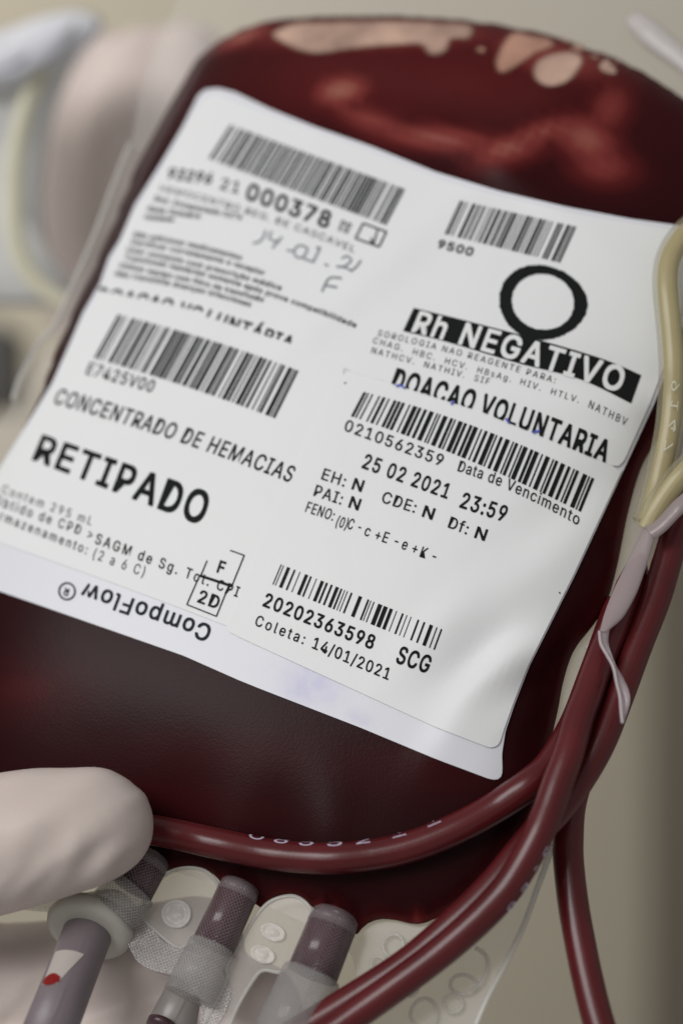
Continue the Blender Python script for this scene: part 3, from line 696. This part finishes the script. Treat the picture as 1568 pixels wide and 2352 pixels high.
seam = [Q(x, y, -.0004) for x, y in c6((935,1190),(860,1400),(800,1570),(745,1690),(690,1800),(620,1930),(560,2070))]
tube('film_edge', seam, .0005, M['film2'], fo, 8, 8)
tube('film_fold', [Q(x, y, .001) for x, y in c10((1412,52),(1450,84),(1500,128),(1560,176),(1640,250))], [.0018, .0026, .0022, .0014], M['milky'], fo, 14, 8, squash=.5)
tube('film_edge', [Q(x, y, .0005) for x, y in [(1562,1088),(1506,1200),(1458,1318),(1424,1392),(1376,1452),(1348,1492)]], .0006, M['film2'], fo, 8, 8)
tube('film_edge', [Q(x, y, .0005) for x, y in [(300,330),(260,430),(219,539),(175,640),(129,742),(90,790),(50,860),(31,918)]], .0006, M['film2'], fo, 8, 8)

def port(p_top, p_mid, p_end, r, label, sleeve_r, hh=.0030, ext=None):
    a_, b_ = Q(*p_top, hh), Q(*p_mid, hh+.0006)
    o = lathe_on_path('port_tube', a_, b_, [(-.08, r*.4), (-.07, r*.7), (-.03, r*.9), (.06, r), (.5, r*1.02), (1.0, r*1.04)], M['kdark'], bag, label=label)
    d = (b_-a_)/np.linalg.norm(b_-a_)
    cap = lathe_on_path('port_cap', a_-d*r*.42, a_+d*r*.35, [(0, r*.55), (.12, r*.80), (.35, r*.97), (1, r*1.035)], M['cap'], o)
    e_ = Q(*p_end, hh+.0012)
    s_ = lathe_on_path('port_sleeve', b_-d*.0006, e_, [(0, r*1.0), (.02, sleeve_r*.95), (.06, sleeve_r), (.5, sleeve_r*1.04), (1, sleeve_r*1.08)], M['kclear'], o)
    return o
port(c5((1310,705))[0], c5((1222,925))[0], c5((1085,1240))[0], .0040, 'blood filled knurled port beside the tab with two ovals', .0049)
port(c5((938,585))[0], c5((832,815))[0], c5((742,1010))[0], .0034, 'blood filled knurled port between the two weld tabs', .0040)
port(c5((588,470))[0], c5((520,590))[0], c5((440,680))[0], .0034, 'knurled port half hidden under the thumb', .0043, hh=.0035)
# clear collar outside the widest port and the web that joins the ports
web = c5((60,650),(180,622),(330,600),(470,590),(560,690),(640,790),(720,822),(800,850),(870,900),(905,990),(880,1080),(820,1150),(780,1150),(790,1040),(740,960),(690,925),(600,905),(530,860),(480,760),(380,700),(280,668),(170,664))
o, vv_, _ = patch('port_web', web, 0, .003, M['kclear'], bag, .0022, plane_h=.0024, smooth_outline=True, onpl=True)
ul = o.data.uv_layers.new(name='UVMap'); li = np.zeros(len(o.data.loops), int); o.data.loops.foreach_get('vertex_index', li)
_n = (len(o.data.vertices)-len(vv_))//2; allv = np.vstack([vv_, vv_[:_n], vv_[:_n]])/.016; ul.data.foreach_set('uv', allv[li].ravel())

# ================================================================== blood-filled tubing
def S(px, off): return surf(hit(px, off), off)[0]
t1 = thing('blood_tube', 'dark red blood-filled tube curving across the bottom of the bag from the thumb tip', 'tube', Q(350, 1905, .004), 'blood-filled tubes of the bag')
p1 = [Q(180,1890,.0085), Q(270,1895,.0085), S((350,1906),.0029), S((420,1920),.0028), S((500,1938),.0027), S((620,1962),.0027), S((740,1972),.0027), S((850,1964),.0027), S((950,1942),.0027), S((1050,1902),.0027), S((1140,1852),.003), Q(1215,1800,.0072), Q(1266,1752,.0055), Q(1318,1665,.004), Q(1355,1570,.0025), Q(1388,1480,.001), Q(1420,1390,-.001)]
tb1, TP, TX, TY, TR, TL_ = tube('tube_wall', p1, .00255, M['tube'], t1)
def tube_text(body, s0, s1, ang, hgt, data, m, parent, flip=False, bold=.02):
    _, P, X, Y, R, L = data; v, f = glyphs(body, 0.0)
    t = (v[:, 0]-v[:, 0].min())/(np.ptp(v[:, 0])); 
    if flip: t = 1-t
    s = L[-1]*(s0+(s1-s0)*t); y = v[:, 1]/.73*hgt
    I = lambda F: np.stack([np.interp(s, L, F[:, k]) for k in range(3)], 1)
    C, XX, YY = I(P), I(X), I(Y); r = np.interp(s, L, R)
    # ang is measured from the side that faces up, towards the viewer
    view = C-CAM; view /= np.linalg.norm(view, axis=1)[:, None]; Tt = np.cross(XX, YY)
    f_ = -view-Tt*np.sum(-view*Tt, 1)[:, None]; f_ /= np.linalg.norm(f_, axis=1)[:, None]
    up = np.cross(f_, Tt); up = np.where((up[:, 2:3] < 0), -up, up)
    th_ = math.radians(ang)+(y-hgt/2)/r
    pos = C+(r+.00006)[:, None]*(np.cos(th_)[:, None]*f_+np.sin(th_)[:, None]*up)
    fc = []
    for q in f:
        n_ = np.cross(pos[q[1]]-pos[q[0]], pos[q[2]]-pos[q[0]]); fc.append(q if n_@(pos[q[0]]-C[q[0]]) > 0 else q[::-1])
    return add('printed_digits', pos, fc, m, parent, False)
data1 = (None, TP, TX, TY, TR, TL_)
tube_text('0 8 5 5 2  1  1', .255, .545, 86, .0032, data1, M['tube_ink'], tb1, bold=.02)
tA = thing('blood_tube', 'dark red blood-filled tube lying over the others where they cross', 'tube', Q(1300, 1690, .011), 'blood-filled tubes of the bag')
pA = [Q(x, y, h) for (x, y), h in zip(c9((845,640),(808,760),(765,880),(698,1050),(625,1220),(545,1400),(465,1600),(395,1800),(320,2000),(235,2300)), (.001,.0025,.004,.005,.006,.0068,.0078,.0088,.0098,.0108))]+[Q(1282,1792,.011), Q(1261,1852,.011), Q(1236,1915,.011), Q(1205,1975,.0105), Q(1160,2045,.010), Q(1100,2110,.009), Q(1020,2180,.008), Q(935,2245,.0075), Q(830,2320,.007), Q(720,2395,.007), Q(620,2450,.007)]
tbA = tube('tube_wall', pA, [.0006,.0021]+[.00252]*18, M['tube'], tA)
tube_text('2 1 5 9', .50, .60, -62, .0026, tbA, M['tube_ink'], tbA[0])
tB = thing('blood_tube', 'dark red blood-filled tube running from the pale tubing down behind the crossing', 'tube', Q(1400, 1560, .006), 'blood-filled tubes of the bag')
pB = [Q(1640,960,.004), Q(1600,1060,.004), Q(1566,1170,.004), Q(1537,1266,.004), Q(1505,1375,.0042), Q(1462,1485,.0045), Q(1422,1594,.005), Q(1379,1703,.0055), Q(1331,1788,.0055), Q(1281,1857,.0055), Q(1232,1912,.0055), Q(1190,1962,.0058), Q(1134,2030,.006), Q(1055,2110,.006), Q(945,2205,.0055), Q(830,2282,.005), Q(700,2362,.005), Q(600,2420,.005)]
tbB = tube('tube_wall', pB, .00252, M['tube'], tB)
tC = thing('blood_tube', 'dark red blood-filled tube hanging straight down before the bare wall', 'tube', Q(1310, 1900, .0), 'blood-filled tubes of the bag')
pC = [Q(1345,1730,.0015), Q(1322,1800,.0008), Q(1308,1860,.0), Q(1304,1925,-.0005), Q(1305,1985,-.001), Q(1316,2080,-.001), Q(1334,2180,-.001), Q(1352,2265,-.001), Q(1374,2350,-.001), Q(1410,2460,-.001)]
tbC = tube('tube_wall', pC, .00252, M['tube'], tC)

# ---- pale yellow tubing at the right
def yellow_tube(label, pts, r, digits=None):
    t = thing('pale_tube', label, 'tube', pts[0], 'pale yellow tubing')
    core = tube('tube_core', pts, r*.66, M['yellow'], t, 20)
    wl = tube('tube_wall', pts, r, M['tubewall'], t, 24)
    if digits: tube_text(digits, .60, .80, 0, .0019, wl, M['faint_ink'], wl[0], bold=.01)
    return t
yellow_tube('pale yellow tube looping over the right edge of the label', [Q(x, y, h) for (x, y), h in zip(c8((1110,90),(1030,150),(960,215),(892,320),(866,430),(868,560),(882,700),(896,850),(903,1000),(896,1180),(880,1340),(850,1500),(815,1650),(775,1800),(745,1900)),
    (.008,.011,.013,.0135,.0135,.0132,.0125,.0115,.0105,.009,.008,.007,.006,.0055,.005))], .0026, '9 1 4 7')
yellow_tube('short pale yellow tube slanting in from the right to meet the loop', [Q(x, y, h) for (x, y), h in zip(c8((1150,1420),(1040,1530),(950,1620),(870,1720),(800,1830),(745,1940)), (.010,.0105,.0105,.0098,.009,.008))], .0025)
mtail = film('tie_tail_film', (.56, .48, .50), .62, .25, bsc=300); mtie = film('tie_film', (.40, .33, .33), .66, .3, bsc=120, bst=.3)
ct = thing('clear_tube', 'clear milky tube end lying under the short pale yellow tube', 'tube', Q(1500, 1210, .004))
def sleeve_mesh(name, left, right, h, m, parent, bulge=.0012, seg=10):
    """flattened plastic sleeve between two edge lines"""
    l_ = resample(catmull(left, 8), 10, False); r_ = catmull(right, 8)
    tt = np.linspace(0, 1, len(l_)); r_ = np.stack([np.interp(tt, np.linspace(0, 1, len(r_)), r_[:, k]) for k in (0, 1)], 1)
    verts = []; faces = []; K = 2*seg
    hs = np.interp(tt, np.linspace(0, 1, len(np.atleast_1d(h))), np.atleast_1d(h))
    for a_, b_, h_ in zip(l_, r_, hs):
        for k in range(K):
            t = 2*math.pi*k/K; q = (a_+b_)/2+(b_-a_)/2*math.cos(t); verts.append(Q(q[0], q[1], h_+bulge*math.sin(t)))
    for i in range(len(l_)-1):
        for k in range(K): faces.append([i*K+k, i*K+(k+1) % K, (i+1)*K+(k+1) % K, (i+1)*K+k])
    return add(name, verts, faces, m, parent)
sleeve_mesh('tube_wall', c8((1000,1690),(900,1770),(800,1880),(735,1925)), c8((1010,1800),(930,1870),(860,1945),(795,1995)), [.012,.012,.011,.0105], mtie, ct)
tie = thing('plastic_tie', 'clear plastic strip with a wide end and a twisted tail lying over the blood tubes', 'plastic strip', Q(1420, 1300, .009))
sleeve_mesh('wide_end', c9((885,370),(790,560),(692,760),(603,950),(535,1130),(497,1275)), c9((975,450),(930,600),(880,760),(810,950),(700,1150),(580,1262)), [.0095,.0095,.0098,.0102,.0105,.011], mtie, tie, .0008)
def ribbon(name, left, right, h0, h1, m, parent):
    l_ = catmull(left, 8); r_ = catmull(right, 8); v = []; f = []; n = len(l_)
    hs = np.linspace(h0, h1, n)
    for i in range(n): v.append(Q(*l_[i], hs[i]+.0006*math.sin(i*.25))); v.append(Q(*r_[i], hs[i]-.0006*math.sin(i*.25)))
    v = np.array(v); k = len(v); v = np.vstack([v, v-N*.0003])
    for i in range(n-1):
        f.append([2*i, 2*i+2, 2*i+3, 2*i+1]); f.append([k+2*i, k+2*i+1, k+2*i+3, k+2*i+2]); f.append([2*i, k+2*i, k+2*i+2, 2*i+2]); f.append([2*i+1, 2*i+3, k+2*i+3, k+2*i+1])
    return add(name, v, f, m, parent)

ribbon('twisted_tail', c9((497,1270),(510,1380),(570,1490),(615,1580),(640,1700),(668,1820),(678,1940),(690,2045)), c9((578,1262),(570,1360),(600,1470),(640,1570),(700,1670),(745,1780),(748,1880),(700,2048)), .011, .0105, mtail, tie)
tube('tail_edge', [Q(x, y, .0115) for x, y in c9((497,1270),(510,1380),(570,1490),(615,1580),(640,1700),(668,1820),(678,1940),(690,2045))], .0003, mtail, tie, 8, 8)

# ================================================================== tube with a round collar, lower left
smp = thing('collared_tube', 'thick dark tube with a round pale collar pointing down under the thumb', 'tube', at(199, 2150, .385))
a_, b_ = at(203, 2140, .3805), at(92, 2425, .362)
ax = (b_-a_)/np.linalg.norm(b_-a_)
r0 = .0041
lathe_on_path('tube_body', a_-ax*.001, b_, [(0, r0*.9), (.03, r0), (.5, r0*1.02), (1, r0*1.06)], M['grey_tube'], smp)
cl = lathe_on_path('collar', a_-ax*.0034, a_+ax*.0006, [(0, .0050), (.12, .0064), (.35, .0072), (.6, .0074), (.85, .0071), (.97, .0064), (1.0, .0052), (1.0, .0030)], M['disc'], smp)
def cyl_patch(name, s0, s1, t0, t1, dr, m, parent, shape=None):
    """curved panel on the tube, t in degrees round from the side that faces the viewer"""
    x = -ray((150, 2250))[0]; x = x-ax*(x@ax); x /= np.linalg.norm(x); y = np.cross(ax, x); v = []; f = []; n1, n2 = 10, 14
    for i in range(n1+1):
        for j in range(n2+1):
            u_, w_ = i/n1, j/n2
            if shape: u2, w2 = shape(u_, w_)
            else: u2, w2 = u_, w_
            th_ = math.radians(t0+(t1-t0)*w2); rr = r0*1.02+dr; v.append(a_+ax*(s0+(s1-s0)*u2)+rr*(math.cos(th_)*x+math.sin(th_)*y))
    for i in range(n1):
        for j in range(n2): q = i*(n2+1)+j; f.append([q, q+1, q+n2+2, q+n2+1])
    return add(name, v, f, m, parent)
cyl_patch('clear_window', .0074, .0142, -10, 62, .00008, M['window'], smp, lambda u_, w_: (u_*(.55+.45*(1-w_)) if False else u_, w_*(1-.45*u_)+.45*u_))
cyl_patch('blood_drop', .0122, .0146, 20, 62, .00016, M['red'], smp, lambda u_, w_: (.5+(u_-.5)*math.sin(math.pi*(.12+.76*w_)), w_))
ot = thing('clear_tube', 'short greyish clear tube with a blood ring beside the collared tube', 'tube', at(400, 2280, .388))
a2, b2 = at(*c5((752,955))[0], .3885), at(*c5((640,1180))[0], .380)
lathe_on_path('tube_body', a2, b2, [(0, .0026), (.04, .0034), (.12, .0037), (1, .0038)], simple('grey_clear', (.30, .275, .255), .35, .5, bsc=400, bst=.1), ot)
lathe_on_path('blood_ring', at(*c5((640,1098))[0], .3795), at(*c5((625,1135))[0], .3785), [(0, .0016), (.2, .0024), (.8, .0024), (1, .0016)], M['core'], ot)

# ================================================================== gloved hand
def hand(name, chains, m, label, vox, post=None, smooth=8):
    verts, faces = [], []
    for ch in chains:
        pts = catmull([np.r_[p_, r] for p_, r in ch], 6)
        for q in pts:
            bm = bmesh.new(); bmesh.ops.create_icosphere(bm, subdivisions=3, radius=q[3]); k = len(verts); bm.verts.index_update()
            verts += [[a.co.x+q[0], a.co.y+q[1], a.co.z+q[2]] for a in bm.verts]; faces += [[a.index+k for a in f.verts] for f in bm.faces]; bm.free()
    me = bpy.data.meshes.new(name); me.from_pydata(verts, [], faces); o = bpy.data.objects.new(name, me); COL.objects.link(o)
    r_ = o.modifiers.new('r', 'REMESH'); r_.mode = 'VOXEL'; r_.voxel_size = vox
    s_ = o.modifiers.new('s', 'SMOOTH'); s_.iterations = smooth; s_.factor = .5
    dg = bpy.context.evaluated_depsgraph_get(); me2 = bpy.data.meshes.new_from_object(o.evaluated_get(dg))
    o.modifiers.clear(); o.data = me2; bpy.data.meshes.remove(me); me2.name = name
    me2.polygons.foreach_set('use_smooth', [True]*len(me2.polygons)); me2.materials.clear(); me2.materials.append(m)
    if post:
        n_ = len(me2.vertices); co = np.zeros(n_*3); me2.vertices.foreach_get('co', co); no = np.zeros(n_*3); me2.vertices.foreach_get('normal', no)
        me2.vertices.foreach_set('co', post(co.reshape(-1, 3), no.reshape(-1, 3)).ravel()); me2.update()
    o['label'] = label; o['category'] = 'hand'
    return o
def toward(P):
    d = P-CAM; return np.stack([W_/2+d[:, 0]/d[:, 1]*FPX, H_/2-d[:, 2]/d[:, 1]*FPX], 1)
def wrinkle(co, no):
    px = toward(co); front = (no@N) > -.2
    x, y = px[:, 0], px[:, 1]
    s = (x-.62*(2010-y)*-1*-1)
    u_ = x*.86+(y-2000)*.5
    am = np.exp(-((x-250)/95)**2-((y-1985)/48)**2)*.00055*np.sin(u_/15.0+.8*np.sin(y/31.))
    am += np.exp(-((x-90)/110)**2-((y-1960)/60)**2)*.00034*np.sin(u_/21.0+1.3)
    am += .00014*np.sin(x/27.+y/19.)*np.exp(-((x-150)/200)**2)
    lowr = np.clip((y-1900)/90, 0, 1)*np.clip((300-x)/120, 0, 1)
    am += lowr*.00013*np.sin((x+.45*y)/11.+1.2*np.sin(y/23.))*(.5+.5*np.sin(x/57.+y/40.))
    am += .00010*np.sin((x*.3+y)/9.+np.sin(x/40.))*np.exp(-((x-315)/26)**2)*np.clip((1960-y)/120, 0, 1)
    return co+no*(am*front)[:, None]
hand('gloved_hand', [
    [(Q(-420,2060,.002),.0150),(Q(-260,1985,.012),.0128),(Q(-60,1948,.0165),.0119),(Q(60,1925,.0175),.0112),(Q(150,1908,.0172),.0104),(Q(205,1897,.0165),.0097),(Q(232,1896,.0158),.0088)],
    [(Q(-420,2060,.002),.0150),(Q(-440,2200,-.012),.017),(Q(-420,2380,-.022),.018),(Q(-380,2560,-.026),.018)],
    [(Q(-430,2180,-.008),.016),(Q(-250,2230,-.014),.0125),(Q(-40,2262,-.016),.0112),(Q(160,2250,-.0155),.0104),(Q(330,2210,-.0145),.0098),(Q(450,2170,-.0135),.0085)],
    [(Q(-400,2400,-.016),.016),(Q(-200,2410,-.019),.0118),(Q(60,2420,-.0195),.0110),(Q(300,2390,-.018),.0104),(Q(480,2350,-.017),.0098),(Q(580,2320,-.016),.0086)],
    [(Q(-390,2540,-.020),.016),(Q(-150,2570,-.022),.0115),(Q(150,2570,-.022),.0106),(Q(400,2530,-.020),.0098),(Q(520,2500,-.018),.0085)],
    [(Q(-400,2640,-.022),.0145),(Q(-150,2720,-.024),.0102),(Q(150,2720,-.024),.0095),(Q(350,2690,-.022),.0078)],
  ], M['glove'], 'hand in a pale latex glove with its thumb on the lower edge of the bag', .0011, wrinkle)
hand('gloved_hand', [
    [(at(330,760,.60),.020),(at(265,640,.60),.0195),(at(215,500,.595),.0175),(at(200,360,.592),.0150),(at(225,220,.59),.0120),(at(245,150,.59),.0090)],
    [(at(330,760,.60),.020),(at(330,640,.59),.0175),(at(305,500,.585),.0155),(at(300,340,.58),.0138),(at(318,200,.58),.0110),(at(330,130,.58),.0080)],
    [(at(330,760,.60),.020),(at(420,640,.59),.0165),(at(415,440,.585),.014),(at(410,260,.58),.012),(at(430,140,.58),.010)],
  ], M['glove2'], 'pinkish gloved hand, far out of focus, behind the left edge of the blood bag', .0018)

# ================================================================== blurred satellite bag at the left
sat = thing('satellite_bag', 'empty whitish transfer bag, out of focus, with a bluish white label at upper left', 'blood bag', at(0, 400, .54))
def card(name, px, depth, m, parent, th_=.002, bow=.004):
    P = resample(catmull(px, 6, True), 12); c = P.mean(0); n = len(P); v = []; f = []
    for k, (s, dz) in enumerate([(1.0, 0), (.93, -th_*1.2), (.7, -th_*1.2-bow*.5), (.35, -th_*1.2-bow), (.02, -th_*1.2-bow)]):
        for q in P: v.append(at(*(c+(q-c)*s), depth+dz))
    for k in range(4):
        for i in range(n): f.append([k*n+i, k*n+(i+1) % n, (k+1)*n+(i+1) % n, (k+1)*n+i])
    f.append([4*n+i for i in range(n)]); f.append([i for i in range(n)][::-1])
    return add(name, v, f, m, parent)
card('bag_film', c7((-500,150),(-100,190),(150,150),(560,150),(520,260),(400,470),(310,730),(262,1000),(255,1300),(310,1540),(420,1680),(330,1790),(0,1800),(-500,1800)), .545, M['satbag'], sat)
card('bag_label', c7((-400,230),(0,180),(250,95),(470,62),(600,110),(600,170),(520,270),(330,380),(150,470),(0,520),(-400,560)), .534, M['satlabel'], sat, .001, .006)
card('fold_shade', c7((-400,480),(0,430),(200,350),(330,270),(440,120),(450,150),(380,290),(250,400),(80,480),(-400,560)), .524, simple('fold_shade', (.72, .72, .78), .6), sat, .001, .002)  # shade along the label's fold, painted as a greyer strip
pt = thing('pale_tube', 'pale yellow tube, far out of focus, curving along the satellite bag', 'tube', at(40, 400, .53), 'pale yellow tubing')
tube('tube_wall', [at(x, y, .528) for x, y in c7((250,380),(150,640),(98,900),(85,1150),(100,1420),(170,1600),(270,1710),(400,1790))], .0021, M['paleline'], pt, 16)
gb = thing('metal_box', 'dark grey object, far out of focus, under the satellite bag at the left edge', 'box', at(-20, 800, .75))
box('box_body', at(-60, 850, .78), (.030, .05, .028), M['greybox'], gb, .004)
